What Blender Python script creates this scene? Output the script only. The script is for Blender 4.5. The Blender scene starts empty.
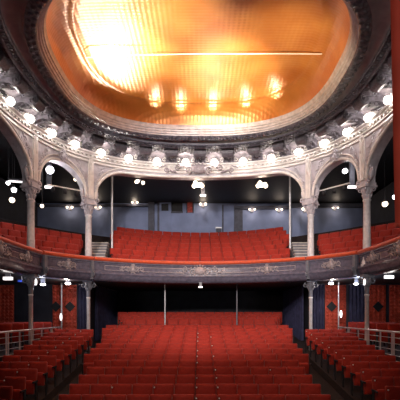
import bpy, math, random
from math import sin, cos, pi, sqrt, atan2
R = random.Random(7)
SC = bpy.context.scene
COL = SC.collection
V3 = lambda a, b: (a[0]+b[0], a[1]+b[1], a[2]+b[2])

# ------------------------------------------------------------------ camera, world, stage light, exposure
cam = bpy.data.cameras.new('camera'); cam_o = bpy.data.objects.new('camera', cam); COL.objects.link(cam_o)
cam.sensor_width = 36; cam.lens = 36*440/400; cam.shift_y = 0.2875; cam.clip_end = 200
cam_o.location = (0, 0, 3); cam_o.rotation_euler = (pi/2, 0, 0)
SC.camera = cam_o
w = bpy.data.worlds.new('world'); SC.world = w; w.use_nodes = True
w.node_tree.nodes['Background'].inputs[0].default_value = (0.02, 0.022, 0.035, 1)
w.node_tree.nodes['Background'].inputs[1].default_value = 0.35
SC.view_settings.view_transform = 'Standard'; SC.view_settings.look = 'None'
SC.view_settings.gamma = 1; SC.view_settings.exposure = 0.0
SC.view_settings.use_curve_mapping = False
SC.cycles.use_denoising = True
SC.cycles.max_bounces = 5; SC.cycles.diffuse_bounces = 3; SC.cycles.glossy_bounces = 3
SC.cycles.sample_clamp_indirect = 6

def light(name, kind, loc, energy, color=(1, .9, .8), target=None, parent=None, **kw):
    l = bpy.data.lights.new(name, kind); l.energy = energy; l.color = color
    for k, v in kw.items(): setattr(l, k, v)
    o = bpy.data.objects.new(name, l); COL.objects.link(o); o.location = loc
    if target:
        from mathutils import Vector
        o.rotation_euler = (Vector(target)-Vector(loc)).to_track_quat('-Z', 'Y').to_euler()
    if parent: o.parent = parent
    return o

# unseen stage floodlights (on the stage, behind the camera), then added fill, wash and glint lamps
light('stage_flood', 'SPOT', (-3.0, -1, 7.5), 6000, (1, .90, .84), (-.3, 19.5, 5.7), spot_size=.66, spot_blend=.7, shadow_soft_size=.3)
light('stage_flood', 'SPOT', (-.5, -1, 8.5), 7500, (1, .90, .84), (1.2, 19.5, 5.7), spot_size=.66, spot_blend=.7, shadow_soft_size=.3)
light('side_fill', 'SPOT', (1.0, 2, 6.0), 900, (1, .92, .88), (-6.0, 15.5, 6.8), spot_size=.45, spot_blend=.8, shadow_soft_size=.3)  # added fill pair brightening the outer columns
light('side_fill', 'SPOT', (-1.0, 2, 6.0), 900, (1, .92, .88), (6.0, 15.5, 6.8), spot_size=.45, spot_blend=.8, shadow_soft_size=.3)
light('stalls_fill', 'SPOT', (0, 2.5, 9.0), 1350, (1, .78, .64), (0, 15, 1.5), spot_size=1.0, spot_blend=.7, shadow_soft_size=.4)  # added fill over the stalls, no house lamp hangs here
light('curtain_fill', 'SPOT', (-1.0, -1.5, 5.0), 520, (1, .75, .6), (1.8, 4.0, 5.4), spot_size=.9, spot_blend=.6, shadow_soft_size=.2)  # added to brighten the curtain edge
light('ceiling_fill', 'SPOT', (-2.0, 9.8, 5.5), 9000, (1, .92, .76), (-2.15, 13.4, 10.9), spot_size=.52, spot_blend=1, shadow_soft_size=.2)  # this and the next washes are added to brighten the gilding
light('ceiling_fill', 'SPOT', (-1.4, 8.5, 6.0), 5000, (1, .88, .66), (-1.2, 12.4, 10.9), spot_size=.85, spot_blend=1, shadow_soft_size=.2)
light('ceiling_fill', 'SPOT', (.8, 9.5, 6.5), 7500, (1, .88, .64), (.9, 14.6, 10.9), spot_size=.62, spot_blend=1, shadow_soft_size=.2)
light('ceiling_fill', 'SPOT', (2.8, 9.0, 6.5), 2400, (1, .82, .52), (2.2, 13.6, 10.9), spot_size=.9, spot_blend=1, shadow_soft_size=.2)
light('ceiling_glare_helper', 'SPOT', (-3.6, 18.9, 7.7), 1500, (1, .93, .8), (-2.4, 13.4, 10.9), spot_size=.6, spot_blend=1, shadow_soft_size=.25)  # added pair, placed so the gloss shows a pale glare
light('ceiling_glare_helper', 'SPOT', (.6, 19.3, 7.6), 170, (1, .93, .8), (.5, 14.4, 10.9), spot_size=.6, spot_blend=1, shadow_soft_size=.25)
for ux, uy in ((-1.62, 16.35), (-.72, 16.62), (.50, 16.62), (1.66, 16.35), (2.6, 15.8)):
    light('cove_glint_helper', 'SPOT', (ux, uy, 10.28), 32, (1, .88, .66), (ux*.97, uy-.38, 10.9), spot_size=1.3, spot_blend=1, shadow_soft_size=.05)  # added; its pools stand in for cornice lamp reflections

# ------------------------------------------------------------------ materials
def mat(name, col, rough=.6, metal=0, var=.12, scale=6, bump=0, bscale=30, emit=None, estr=0, spec=.4, sheen=0, extra=None):
    m = bpy.data.materials.new(name); m.use_nodes = True
    nt = m.node_tree; b = nt.nodes['Principled BSDF']
    tc = nt.nodes.new('ShaderNodeTexCoord')
    n = nt.nodes.new('ShaderNodeTexNoise'); n.inputs['Scale'].default_value = scale; n.inputs['Detail'].default_value = 4
    nt.links.new(tc.outputs['Object'], n.inputs['Vector'])
    r = nt.nodes.new('ShaderNodeValToRGB')
    lo = [c*(1-var) for c in col]; hi = [min(1, c*(1+var)) for c in col]
    r.color_ramp.elements[0].color = (*lo, 1); r.color_ramp.elements[1].color = (*hi, 1)
    r.color_ramp.elements[0].position = .3; r.color_ramp.elements[1].position = .7
    nt.links.new(n.outputs['Fac'], r.inputs['Fac'])
    nt.links.new(r.outputs['Color'], b.inputs['Base Color'])
    b.inputs['Roughness'].default_value = rough; b.inputs['Metallic'].default_value = metal
    b.inputs['Specular IOR Level'].default_value = spec
    if sheen: b.inputs['Sheen Weight'].default_value = sheen; b.inputs['Sheen Roughness'].default_value = .4
    if bump:
        n2 = nt.nodes.new('ShaderNodeTexNoise'); n2.inputs['Scale'].default_value = bscale; n2.inputs['Detail'].default_value = 5
        nt.links.new(tc.outputs['Object'], n2.inputs['Vector'])
        bp = nt.nodes.new('ShaderNodeBump'); bp.inputs['Strength'].default_value = bump; bp.inputs['Distance'].default_value = .03
        nt.links.new(n2.outputs['Fac'], bp.inputs['Height']); nt.links.new(bp.outputs['Normal'], b.inputs['Normal'])
    if emit:
        b.inputs['Emission Color'].default_value = (*emit, 1); b.inputs['Emission Strength'].default_value = estr
    return m

M = {}
M['plaster'] = mat('painted_plaster', (.54, .51, .56), .42, var=.22, scale=4, bump=.5, bscale=14)
M['plaster_white'] = mat('white_plaster', (.80, .75, .72), .35, var=.12, scale=5, bump=.25, bscale=18)
M['plaster_dark'] = mat('grey_plaster', (.13, .13, .17), .25, var=.5, scale=9, bump=.8, bscale=22)
M['frame'] = mat('frame_paint', (.62, .59, .62), .25, var=.2, scale=6, bump=.3, bscale=10)
M['soffit'] = mat('shaded_soffit', (.035, .033, .042), .35, var=.5, scale=6, bump=1, bscale=10)  # near-black colour stands in for shade away from the lamps
M['gloss_grey'] = mat('glossy_grey_paint', (.30, .30, .34), .16, var=.2, scale=3)
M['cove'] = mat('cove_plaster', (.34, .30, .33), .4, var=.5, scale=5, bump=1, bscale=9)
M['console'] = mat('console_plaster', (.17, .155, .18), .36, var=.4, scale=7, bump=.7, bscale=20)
M['fascia'] = mat('fascia_paint', (.125, .115, .16), .27, var=.3, scale=8, bump=.3, bscale=25)
M['relief'] = mat('relief_paint', (.40, .34, .36), .35, var=.3, scale=12, bump=.3)
M['iron'] = mat('column_paint', (.70, .68, .70), .35, var=.15, scale=8)
M['iron_dark'] = mat('dark_iron', (.16, .16, .19), .4, var=.2)
M['velvet'] = mat('red_velvet', (.34, .026, .016), .72, var=.18, scale=9, bump=.15, bscale=60, spec=.2, sheen=.25)
M['velvet_rail'] = mat('red_rail_velvet', (.62, .085, .03), .5, var=.12, scale=9, spec=.4, sheen=.3)
M['curtain'] = mat('red_curtain', (.40, .055, .035), .7, var=.15, scale=3, sheen=.2)
M['door'] = mat('red_padded_leather', (.50, .06, .03), .5, var=.25, scale=7)
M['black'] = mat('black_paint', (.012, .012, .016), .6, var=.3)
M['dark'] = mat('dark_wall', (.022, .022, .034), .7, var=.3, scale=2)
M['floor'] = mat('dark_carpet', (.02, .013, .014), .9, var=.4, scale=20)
M['bluewall'] = mat('grey_blue_wall', (.22, .27, .45), .75, var=.14, scale=1.5, bump=.1)
M['bluewall_dark'] = mat('dark_blue_wall', (.09, .095, .13), .75, var=.2)
M['drape'] = mat('dark_blue_drape', (.03, .03, .075), .7, var=.3)
M['steel'] = mat('pale_metal', (.62, .62, .66), .3, metal=.4, var=.08)
M['white'] = mat('white_enamel', (.85, .84, .82), .4, var=.05)
M['stair'] = mat('pale_stair', (.52, .48, .46), .6, var=.2)
M['poster'] = mat('red_poster', (.35, .05, .04), .6, var=.6, scale=14)
M['bulb'] = mat('lit_bulb', (1, .9, .8), .3, emit=(1, .90, .80), estr=14)
M['bulb_cool'] = mat('lit_floodlight', (1, 1, 1), .3, emit=(.95, .93, 1), estr=6)
M['bulb_warm'] = mat('lit_warm_bulb', (1, .9, .8), .3, emit=(1, .78, .56), estr=4)
M['bulb_blue'] = mat('lit_blue_lamp', (.1, .15, .8), .3, emit=(.05, .12, .8), estr=.6)
M['sign'] = mat('lit_sign', (1, 1, 1), .4, emit=(1, .92, .9), estr=1.6)

def gold():
    m = bpy.data.materials.new('gold_ceiling'); m.use_nodes = True
    nt = m.node_tree; b = nt.nodes['Principled BSDF']; L = nt.links.new
    tc = nt.nodes.new('ShaderNodeTexCoord')
    n = nt.nodes.new('ShaderNodeTexNoise'); n.inputs['Scale'].default_value = .9; n.inputs['Detail'].default_value = 6
    L(tc.outputs['Object'], n.inputs['Vector'])
    r = nt.nodes.new('ShaderNodeValToRGB')
    r.color_ramp.elements[0].color = (.58, .185, .035, 1); r.color_ramp.elements[1].color = (.76, .31, .075, 1)
    r.color_ramp.elements[0].position = .33; r.color_ramp.elements[1].position = .68
    L(n.outputs['Fac'], r.inputs['Fac']); L(r.outputs['Color'], b.inputs['Base Color'])
    b.inputs['Coat Weight'].default_value = .7; b.inputs['Coat Roughness'].default_value = .34; b.inputs['Metallic'].default_value = .3; b.inputs['Roughness'].default_value = .36
    ws = []
    for d, s in (('X', 2.3), ('Y', 2.6)):
        wv = nt.nodes.new('ShaderNodeTexWave'); wv.bands_direction = d; wv.inputs['Scale'].default_value = s
        wv.inputs['Distortion'].default_value = .8; wv.inputs['Detail'].default_value = 1
        L(tc.outputs['Object'], wv.inputs['Vector']); ws.append(wv)
    mx = nt.nodes.new('ShaderNodeMath'); mx.operation = 'ADD'
    L(ws[0].outputs['Fac'], mx.inputs[0]); L(ws[1].outputs['Fac'], mx.inputs[1])
    n2 = nt.nodes.new('ShaderNodeTexNoise'); n2.inputs['Scale'].default_value = 2.2; n2.inputs['Detail'].default_value = 3
    L(tc.outputs['Object'], n2.inputs['Vector'])
    mu = nt.nodes.new('ShaderNodeMath'); mu.operation = 'MULTIPLY'; mu.inputs[1].default_value = 3.0
    L(n2.outputs['Fac'], mu.inputs[0])
    ad = nt.nodes.new('ShaderNodeMath'); ad.operation = 'ADD'; L(mx.outputs[0], ad.inputs[0]); L(mu.outputs[0], ad.inputs[1])
    bp = nt.nodes.new('ShaderNodeBump'); bp.inputs['Strength'].default_value = .16; bp.inputs['Distance'].default_value = .04
    L(ad.outputs[0], bp.inputs['Height']); L(bp.outputs['Normal'], b.inputs['Normal'])
    return m
M['gold'] = gold()

# ------------------------------------------------------------------ mesh helpers
def norm(v):
    l = sqrt(sum(c*c for c in v)) or 1
    return tuple(c/l for c in v)
def cross(a, b): return (a[1]*b[2]-a[2]*b[1], a[2]*b[0]-a[0]*b[2], a[0]*b[1]-a[1]*b[0])
def comb(o, *uv):
    r = list(o)
    for v, k in uv:
        for i in range(3): r[i] += v[i]*k
    return tuple(r)

class MB:
    def __init__(s): s.v = []; s.f = []; s.sm = []
    def add(s, vs, fs, smooth=False):
        n = len(s.v); s.v += vs
        s.f += [tuple(i+n for i in f) for f in fs]; s.sm += [smooth]*len(fs)
        return s
    def box(s, lo, hi):
        (a, b, c), (d, e, f) = lo, hi
        return s.add([(a,b,c),(d,b,c),(d,e,c),(a,e,c),(a,b,f),(d,b,f),(d,e,f),(a,e,f)],
                     [(0,3,2,1),(4,5,6,7),(0,1,5,4),(1,2,6,5),(2,3,7,6),(3,0,4,7)])
    def obox(s, o, u, v, n, a, b, c):           # oriented box: centre o, half sizes a,b,c on axes u,v,n
        vs = [comb(o, (u, i*a), (v, j*b), (n, k*c)) for k in (-1, 1) for (i, j) in ((-1,-1),(1,-1),(1,1),(-1,1))]
        return s.add(vs, [(0,3,2,1),(4,5,6,7),(0,1,5,4),(1,2,6,5),(2,3,7,6),(3,0,4,7)])
    def grid(s, rows, closed=False, smooth=True):
        n = len(rows[0]); vs = [p for r in rows for p in r]; fs = []
        for i in range(len(rows)-1):
            for j in range(n if closed else n-1):
                k = (j+1) % n
                fs.append((i*n+j, i*n+k, (i+1)*n+k, (i+1)*n+j))
        return s.add(vs, fs, smooth)
    def tube(s, path, rad, n=8, caps=True):
        rows = []; m = len(path)
        for i, p in enumerate(path):
            a = path[max(0, i-1)]; b = path[min(m-1, i+1)]
            t = norm(tuple(b[k]-a[k] for k in range(3)))
            ref = (0, 0, 1) if abs(t[2]) < .9 else (1, 0, 0)
            u = norm(cross(t, ref)); v = cross(u, t)
            r = rad[i] if isinstance(rad, (list, tuple)) else rad
            rows.append([comb(p, (u, r*cos(2*pi*j/n)), (v, r*sin(2*pi*j/n))) for j in range(n)])
        s.grid(rows, True)
        if caps:
            b = len(s.v)
            s.add(list(rows[0]), [tuple(range(n))]); s.add(list(rows[-1]), [tuple(range(n-1, -1, -1))])
        return s
    def lathe(s, c, prof, n=16, smooth=True):   # prof: (r, z)
        rows = [[(c[0]+r*cos(2*pi*j/n), c[1]+r*sin(2*pi*j/n), c[2]+z) for j in range(n)] for r, z in prof]
        return s.grid(rows, True, smooth)
    def ball(s, c, r, n=10, sq=(1, 1, 1)):
        m = max(5, n//2+1)
        rows = [[(c[0]+r*sq[0]*sin(pi*i/m)*cos(2*pi*j/n), c[1]+r*sq[1]*sin(pi*i/m)*sin(2*pi*j/n), c[2]+r*sq[2]*cos(pi*i/m)) for j in range(n)] for i in range(m+1)]
        return s.grid(rows, True)
    def eball(s, o, u, v, nn, a, b, c, n=8):    # oriented ellipsoid
        m = 5
        rows = [[comb(o, (u, a*sin(pi*i/m)*cos(2*pi*j/n)), (v, b*sin(pi*i/m)*sin(2*pi*j/n)), (nn, c*cos(pi*i/m))) for j in range(n)] for i in range(m+1)]
        return s.grid(rows, True)
    def spiral(s, o, u, v, size, turns=1.6, rad=.03, start=0, flip=1, nrm=(0,0,0), n=22):
        path = []; rr = []
        for i in range(n):
            k = i/(n-1); a = start+flip*turns*2*pi*k; q = size*(1-.82*k)
            path.append(comb(o, (u, q*cos(a)), (v, q*sin(a)), (nrm, .04*k))); rr.append(rad*(1-.45*k))
        return s.tube(path, rr, 6)
    def prism(s, pts, o, u, v, n, half):        # outline pts in (u,v), extruded +-half on n
        k = len(pts)
        a = [comb(o, (u, p[0]), (v, p[1]), (n, -half)) for p in pts]
        b = [comb(o, (u, p[0]), (v, p[1]), (n, half)) for p in pts]
        s.add(a+b, [tuple(range(k-1, -1, -1)), tuple(range(k, 2*k))] + [(i, (i+1) % k, k+(i+1) % k, k+i) for i in range(k)])
        return s

WL = {}
def wloc(o): return WL.get(o.name, (0, 0, 0))
def build(name, mb, m, parent=None, local=False):
    base = wloc(parent) if (parent and not local) else (0, 0, 0)
    me = bpy.data.meshes.new(name)
    me.from_pydata([(x-base[0], y-base[1], z-base[2]) for x, y, z in mb.v], [], mb.f)
    me.polygons.foreach_set('use_smooth', mb.sm)
    me.materials.append(M[m] if isinstance(m, str) else m); me.update()
    o = bpy.data.objects.new(name, me); COL.objects.link(o)
    if parent: o.parent = parent; WL[o.name] = base
    return o
def tag(o, label, cat, group=None, kind=None):
    o['label'] = label; o['category'] = cat
    if group: o['group'] = group
    if kind: o['kind'] = kind
    return o
def thing(name, loc, label, cat, group=None, rz=0, kind=None):
    o = bpy.data.objects.new(name, None); COL.objects.link(o); o.location = loc; o.rotation_euler.z = rz
    o.empty_display_size = .1
    WL[o.name] = loc
    return tag(o, label, cat, group, kind)
def struct(name, mb, m, parent=None):
    o = build(name, mb, m, parent)
    if not parent: o['kind'] = 'structure'
    return o
def copy_tree(o, parent=None):
    c = o.copy(); COL.objects.link(c)
    if parent: c.parent = parent
    for ch in list(o.children): copy_tree(ch, c)
    return c
ORD = ['first','second','third','fourth','fifth','sixth','seventh','eighth','ninth','tenth','eleventh','twelfth','thirteenth','fourteenth','fifteenth','sixteenth','seventeenth','eighteenth','nineteenth','twentieth']

# ------------------------------------------------------------------ the oval: d = metres outside the gilded ceiling's edge
CY = 12.3
def oval(d, n=96):
    k = min(1, max(0, (d-.42)/.28)); mix = lambda p, q: p+(q-p)*k      # inner oval is shorter than the outer cornice
    a = mix(4.05+d*1.0, 3.94+d*1.08); cy = mix(12.9, CY); b = mix(3.95+d*(1.17 if d > 0 else 1.03), 4.55+d*1.17); e = mix(2.7, 2.5)
    out = []
    for i in range(n):
        t = 2*pi*i/n; c, s_ = cos(t), sin(t)
        out.append((-.05+a*math.copysign(abs(c)**(2/e), c), cy+b*math.copysign(abs(s_)**(2/e), s_)))
    return resample(out+[out[0]], n)
def resample(pts, n, closed=True):
    L = [0]
    for p, q in zip(pts, pts[1:]): L.append(L[-1]+math.dist(p, q))
    res = []; j = 0; m = n if closed else n-1
    for i in range(n):
        s = L[-1]*i/m
        while j < len(L)-2 and L[j+1] < s: j += 1
        k = (s-L[j])/((L[j+1]-L[j]) or 1)
        res.append((pts[j][0]+(pts[j+1][0]-pts[j][0])*k, pts[j][1]+(pts[j+1][1]-pts[j][1])*k))
    return res
def ring(mb, prof, n=160, smooth=True):
    rows = [[(x, y, z) for x, y in oval(d, n)] for d, z in prof]
    return mb.grid(rows, True, smooth)
class Path:
    def __init__(s, pts):
        s.p = pts; s.L = [0]
        for p, q in zip(pts, pts[1:]): s.L.append(s.L[-1]+math.dist(p, q))
        s.len = s.L[-1]
    def at(s, t):                                # point, tangent, normal (left of travel)
        t = min(max(t, 0), s.len); j = 0
        lo, hi = 0, len(s.L)-2
        while lo < hi:
            mid = (lo+hi+1)//2
            if s.L[mid] <= t: lo = mid
            else: hi = mid-1
        j = lo; k = (t-s.L[j])/((s.L[j+1]-s.L[j]) or 1)
        a, b = s.p[j], s.p[j+1]
        tx, ty, _ = norm((b[0]-a[0], b[1]-a[1], 0))
        return (a[0]+(b[0]-a[0])*k, a[1]+(b[1]-a[1])*k), (tx, ty, 0)
    def near(s, x, y): 
        best = min(range(0, 2001), key=lambda i: math.dist(s.at(s.len*i/2000)[0], (x, y)))
        return s.len*best/2000
def wall_path(d, ymin):                          # left side, round the back, right side
    o = oval(d, 720)
    pts = [p for p in o if p[1] >= ymin]
    return Path(sorted(pts, key=lambda p: atan2(p[0]+.05, p[1]-CY)))

# gilded ceiling
mb = MB()
ring(mb, [(0, 10.2), (-.06, 10.38), (-.15, 10.55), (-.28, 10.70), (-.44, 10.80), (-.56, 10.83), (-.62, 10.80), (-.68, 10.84), (-.85, 10.89), (-1.3, 10.91), (-2, 10.915), (-2.8, 10.92), (-3.6, 10.925)])
mb.add([(x, y, 10.925) for x, y in oval(-3.6, 160)], [tuple(range(160))])
ceiling = struct('ceiling', mb, 'gold')
mb = MB(); mb.tube([(-3.45, 13.2, 10.72), (-2.0, 13.17, 10.78), (-.4, 13.15, 10.80), (2.0, 13.12, 10.79), (3.6, 12.98, 10.70)], .014, 6)
tag(build('ceiling_cable', mb, 'white'), 'thin pale cable stretched across under the gilded oval ceiling', 'cable')

# white frame, bead roll, dentil ring
mb = MB(); ring(mb, [(-.03, 10.26), (0, 10.20), (.02, 10.13), (.055, 10.12), (.065, 10.06), (.10, 10.05), (.11, 9.99), (.155, 9.98), (.165, 9.94)], smooth=False)
struct('trim_1', mb, 'frame')
mb = MB(); ring(mb, [(.165, 9.96), (.18, 9.91), (.23, 9.875), (.30, 9.865), (.37, 9.875), (.42, 9.91), (.44, 9.96)])
pth = wall_path(.30, 7.8)
for i in range(230):
    (x, y), t = pth.at(pth.len*i/229)
    mb.eball((x+(-t[1])*.06*(-1)**i, y+t[0]*.06*(-1)**i, 9.868), t, (-t[1], t[0], 0), (0, 0, 1), .06, .075, .04, 6)
struct('trim_2', mb, 'plaster_dark')
mb = MB(); ring(mb, [(.43, 9.95), (.46, 9.93), (.48, 9.955), (.56, 9.965), (.64, 9.94), (.69, 9.89), (.70, 9.85)])
struct('trim_3', mb, 'gloss_grey')
mb = MB(); ring(mb, [(.70, 9.86), (.71, 9.81), (.745, 9.80), (.755, 9.83), (.87, 9.83), (.88, 9.785), (.95, 9.775), (.99, 9.81), (1.0, 9.95)])
pth = wall_path(.81, 7.6)
for i in range(210):
    (x, y), t = pth.at(pth.len*i/209)
    mb.obox((x, y, 9.815), t, (-t[1], t[0], 0), (0, 0, 1), .042, .05, .03)
struct('trim_4', mb, 'plaster_dark')
# cove soffit with its scroll consoles
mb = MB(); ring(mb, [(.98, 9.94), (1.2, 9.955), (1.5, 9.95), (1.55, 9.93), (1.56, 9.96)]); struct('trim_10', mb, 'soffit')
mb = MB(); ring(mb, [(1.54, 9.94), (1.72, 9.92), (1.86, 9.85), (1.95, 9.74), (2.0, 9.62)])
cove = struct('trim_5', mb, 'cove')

WP = wall_path(2.0, 8.0)
sB = [WP.near(-4.41, 17.75), WP.near(4.41, 17.75)]
sA = [WP.near(-5.76, 15.4), WP.near(5.76, 15.4)]
sCl = [WP.near(-6.1, 10.9), WP.near(6.1, 10.9)]
mid = WP.len/2
LAMP_STEP = 1.26
lamp_s = [mid+(i-.5)*LAMP_STEP+.05 for i in range(-8, 10)]
lamp_s = [s for s in lamp_s if .5 < s < WP.len-.5]

def console_profile():
    # (u = towards the hall, v = up): S-scroll bracket
    pts = [(0, .0), (0, -.36), (.05, -.40), (.12, -.37), (.17, -.29), (.28, -.22), (.44, -.20), (.60, -.24)]
    for i in range(9):
        a = -pi*.85+i*pi*1.35/8*1.0
        pts.append((.80+.19*cos(a), -.16+.19*sin(a)))
    pts += [(.9, 0)]
    return pts
cons_mesh = None
for i in range(len(lamp_s)+1):
    s = lamp_s[0]+(i-.5)*LAMP_STEP
    if s < .3 or s > WP.len-.3: continue
    (x, y), t = WP.at(s)
    nrm = norm(((0-x)*.55, (CY-y)*.55 if abs(y-CY) > 2.0 else (CY-y)*.3, 0))
    nrm = norm((t[1], -t[0], 0)) if (t[1]*(-x)+(-t[0])*(CY-y)) > 0 else norm((-t[1], t[0], 0))
    if cons_mesh is None:
        c = MB(); U, W_, N = (1, 0, 0), (0, 0, 1), (0, 1, 0)
        c.prism(console_profile(), (0, 0, 0), U, W_, N, .22)
        c.obox((.47, 0, .012), U, N, W_, .50, .29, .022)
        for sd in (-1, 1):
            c.spiral((.80, sd*.225, -.16), U, W_, .165, 1.9, .026, pi/2, -1)
            c.spiral((.10, sd*.225, -.27), U, W_, .085, 1.4, .018, -pi/2, -1)
            c.ball((.80, sd*.23, -.16), .045, 8)
        for j in range(5):                        # acanthus leaf under the bracket
            u_ = .12+.13*j; z_ = -.34+.03*j if j < 2 else -.24-.01*(j-2)
            for sd in (-1, 1):
                c.eball((u_, sd*.085, z_), norm((.8, sd*.5, -.15)), norm((-.5, sd*.8, 0)), (0, 0, 1), .10, .05, .035, 6)
        c.eball((.42, 0, -.245), U, N, W_, .38, .045, .04, 8)
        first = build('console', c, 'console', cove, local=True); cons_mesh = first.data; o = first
    else:
        o = first.copy(); COL.objects.link(o)
    o.location = (x+nrm[0]*.04, y+nrm[1]*.04, 9.93); o.rotation_euler.z = atan2(nrm[1], nrm[0])

for s in lamp_s:
    (x, y), t = WP.at(s); n_ = (t[1], -t[0], 0)
    if n_[0]*(-x)+n_[1]*(CY-y) < 0: n_ = (-n_[0], -n_[1], 0)
    a = MB()
    for k in range(7):
        th = pi*(.08+.14*k); d_ = norm((t[0]*cos(th)+n_[0]*.5*sin(th), t[1]*cos(th)+n_[1]*.5*sin(th), sin(th)*.8))
        o_ = (x+n_[0]*.10+d_[0]*.12, y+n_[1]*.10+d_[1]*.12, 9.60+d_[2]*.12)
        a.eball(o_, d_, norm(cross(d_, n_)), n_, .11, .04, .03, 6)
    for sd in (-1, 1):
        a.spiral((x+n_[0]*.16+t[0]*sd*.30, y+n_[1]*.16+t[1]*sd*.30, 9.70), t, (0, 0, 1), .10, 1.4, .025, pi/2, -sd, n_)
    build('shell', a, 'plaster_white', cove)  # white colour stands in for the halo round the lamp
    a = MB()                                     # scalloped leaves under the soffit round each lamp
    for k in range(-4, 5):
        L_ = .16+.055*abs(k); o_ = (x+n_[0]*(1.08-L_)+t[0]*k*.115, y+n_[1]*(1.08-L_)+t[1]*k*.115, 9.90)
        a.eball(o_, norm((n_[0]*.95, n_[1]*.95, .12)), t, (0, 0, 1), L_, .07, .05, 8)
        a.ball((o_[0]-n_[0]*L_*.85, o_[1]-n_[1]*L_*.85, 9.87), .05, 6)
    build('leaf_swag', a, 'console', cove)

# ------------------------------------------------------------------ arcade wall with its arches, entablature, archivolts
def arch_z(s, s0, s1, zs, zt, r):
    e = min(s-s0, s1-s)
    if e >= r: return zt
    return zs+(zt-zs)*sqrt(max(0, 1-(1-max(e, 0)/r)**2))
PW = .20
bays = [(sCl[0]+PW, sA[0]-PW, 7.7, 9.05, 2.1), (sA[0]+PW, sB[0]-PW, 7.75, 8.82, 1.18), (sB[0]+PW, sB[1]-PW, 7.7, 8.98, 1.35),
        (sB[1]+PW, sA[1]-PW, 7.75, 8.82, 1.18), (sA[1]+PW, sCl[1]-PW, 7.7, 9.05, 2.1)]
def inward(t, x, y):
    n1 = (t[1], -t[0], 0)
    return n1 if n1[0]*(-x)+n1[1]*(CY-y) > 0 else (-n1[0], -n1[1], 0)
mb = MB(); TH = .34
arch_paths = []
def ss(s0, s1, n):
    return [s0+(s1-s0)*(1-cos(pi*i/n))/2 for i in range(n+1)]
def off(s, k, z):
    (x, y), t = WP.at(s); n_ = inward(t, x, y)
    return (x+n_[0]*k, y+n_[1]*k, z)
for (s0, s1, zs, zt, r) in bays:
    N_ = 64; sl = ss(s0, s1, N_); zz = [arch_z(s, s0, s1, zs, zt, r) for s in sl]; zz[0] = zz[-1] = zs
    mb.grid([[off(s, 0, z) for s, z in zip(sl, zz)], [off(s, 0, 9.70) for s in sl]], smooth=False)
    mb.grid([[off(s, 0, z) for s, z in zip(sl, zz)], [off(s, -TH, z) for s, z in zip(sl, zz)]])
    mb.grid([[off(s, -TH, z) for s, z in zip(sl, zz)], [off(s, -TH, 9.70) for s in sl]], smooth=False)
    arch_paths.append((sl, zz))
for s in sB+sA+sCl:                               # piers above the capitals
    sl = [s-PW+2*PW*i/4 for i in range(5)]
    mb.grid([[off(q, 0, 7.60) for q in sl], [off(q, 0, 9.7) for q in sl]], smooth=False)
    mb.grid([[off(q, -TH, 7.60) for q in sl], [off(q, -TH, 9.7) for q in sl]], smooth=False)
    mb.grid([[off(q, 0, 7.60) for q in sl], [off(q, -TH, 7.60) for q in sl]], smooth=False)
    for q in (sl[0], sl[-1]):
        mb.grid([[off(q, 0, 7.60), off(q, -TH, 7.60)], [off(q, 0, 7.8), off(q, -TH, 7.8)]], smooth=False)
for s0, s1 in ((.02, sCl[0]-PW), (sCl[1]+PW, WP.len-.02)):   # solid ends towards the stage
    sl = [s0+(s1-s0)*i/10 for i in range(11)]
    mb.grid([[off(q, 0, 5.0) for q in sl], [off(q, 0, 9.7) for q in sl]], smooth=False)
    mb.grid([[off(q, -TH, 5.0) for q in sl], [off(q, -TH, 9.7) for q in sl]], smooth=False)
arcade = struct('wall_arcade', mb, 'plaster')
for sl, zz in arch_paths:
    a = MB()
    a.tube([off(s, .03, z+.03) for s, z in zip(sl, zz)], .055, 8)
    a.tube([off(s, .02, z+.20 if 0 < i < len(sl)-1 else z) for i, (s, z) in enumerate(zip(sl, zz))], .03, 6)
    build('archivolt', a, 'plaster_white', arcade)
# entablature band over the arches
mb = MB()
sl = [.02+(WP.len-.04)*i/200 for i in range(201)]
mb.grid([[off(s, k, z) for s in sl] for k, z in ((0, 9.15), (.06, 9.16), (.06, 9.23), (.02, 9.24), (.02, 9.27), (.10, 9.28), (.10, 9.35), (.05, 9.36), (.05, 9.40), (.15, 9.41), (.15, 9.46), (.22, 9.50), (.22, 9.55), (.0, 9.60))], smooth=False)
for i in range(150):
    s = .1+(WP.len-.2)*i/149
    p, t = WP.at(s); q = off(s, .09, 9.38)
    mb.obox(q, t, (-t[1], t[0], 0), (0, 0, 1), .045, .05, .03)
struct('trim_6', mb, 'plaster_white')

def cartouche(mb, o, u, v, n, w_, h_, rays=3):
    mb.eball(o, u, v, n, w_*.17, h_*.36, .10, 12)
    for sd in (-1, 1):
        for k in range(rays):
            c = comb(o, (u, sd*w_*(.20+.22*k)), (v, h_*(.12 if k % 2 else -.10)), (n, .02))
            mb.spiral(c, u, v, h_*(.30-.05*k), 1.5, h_*.055, pi/2 if k % 2 else -pi/2, sd*(1 if k % 2 else -1), n)
            for q in range(2):
                cc = comb(o, (u, sd*w_*(.27+.2*k+.07*q)), (v, h_*(-.2 if k % 2 else .2)*(1-.3*q)), (n, .03))
                mb.eball(cc, norm(comb((0, 0, 0), (u, sd), (v, .5 if k % 2 else -.5))), norm(comb((0, 0, 0), (u, -.5*sd), (v, 1))), n, h_*.20, h_*.07, .04, 6)
    for k in range(5):
        a = pi*(.2+.15*k)
        mb.eball(comb(o, (u, cos(a)*w_*.16), (v, sin(a)*h_*.42), (n, .03)), norm(comb((0,0,0), (u, cos(a)), (v, sin(a)))), norm(comb((0,0,0), (u, -sin(a)), (v, cos(a)))), n, h_*.15, h_*.06, .05, 6)
    return mb
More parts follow.
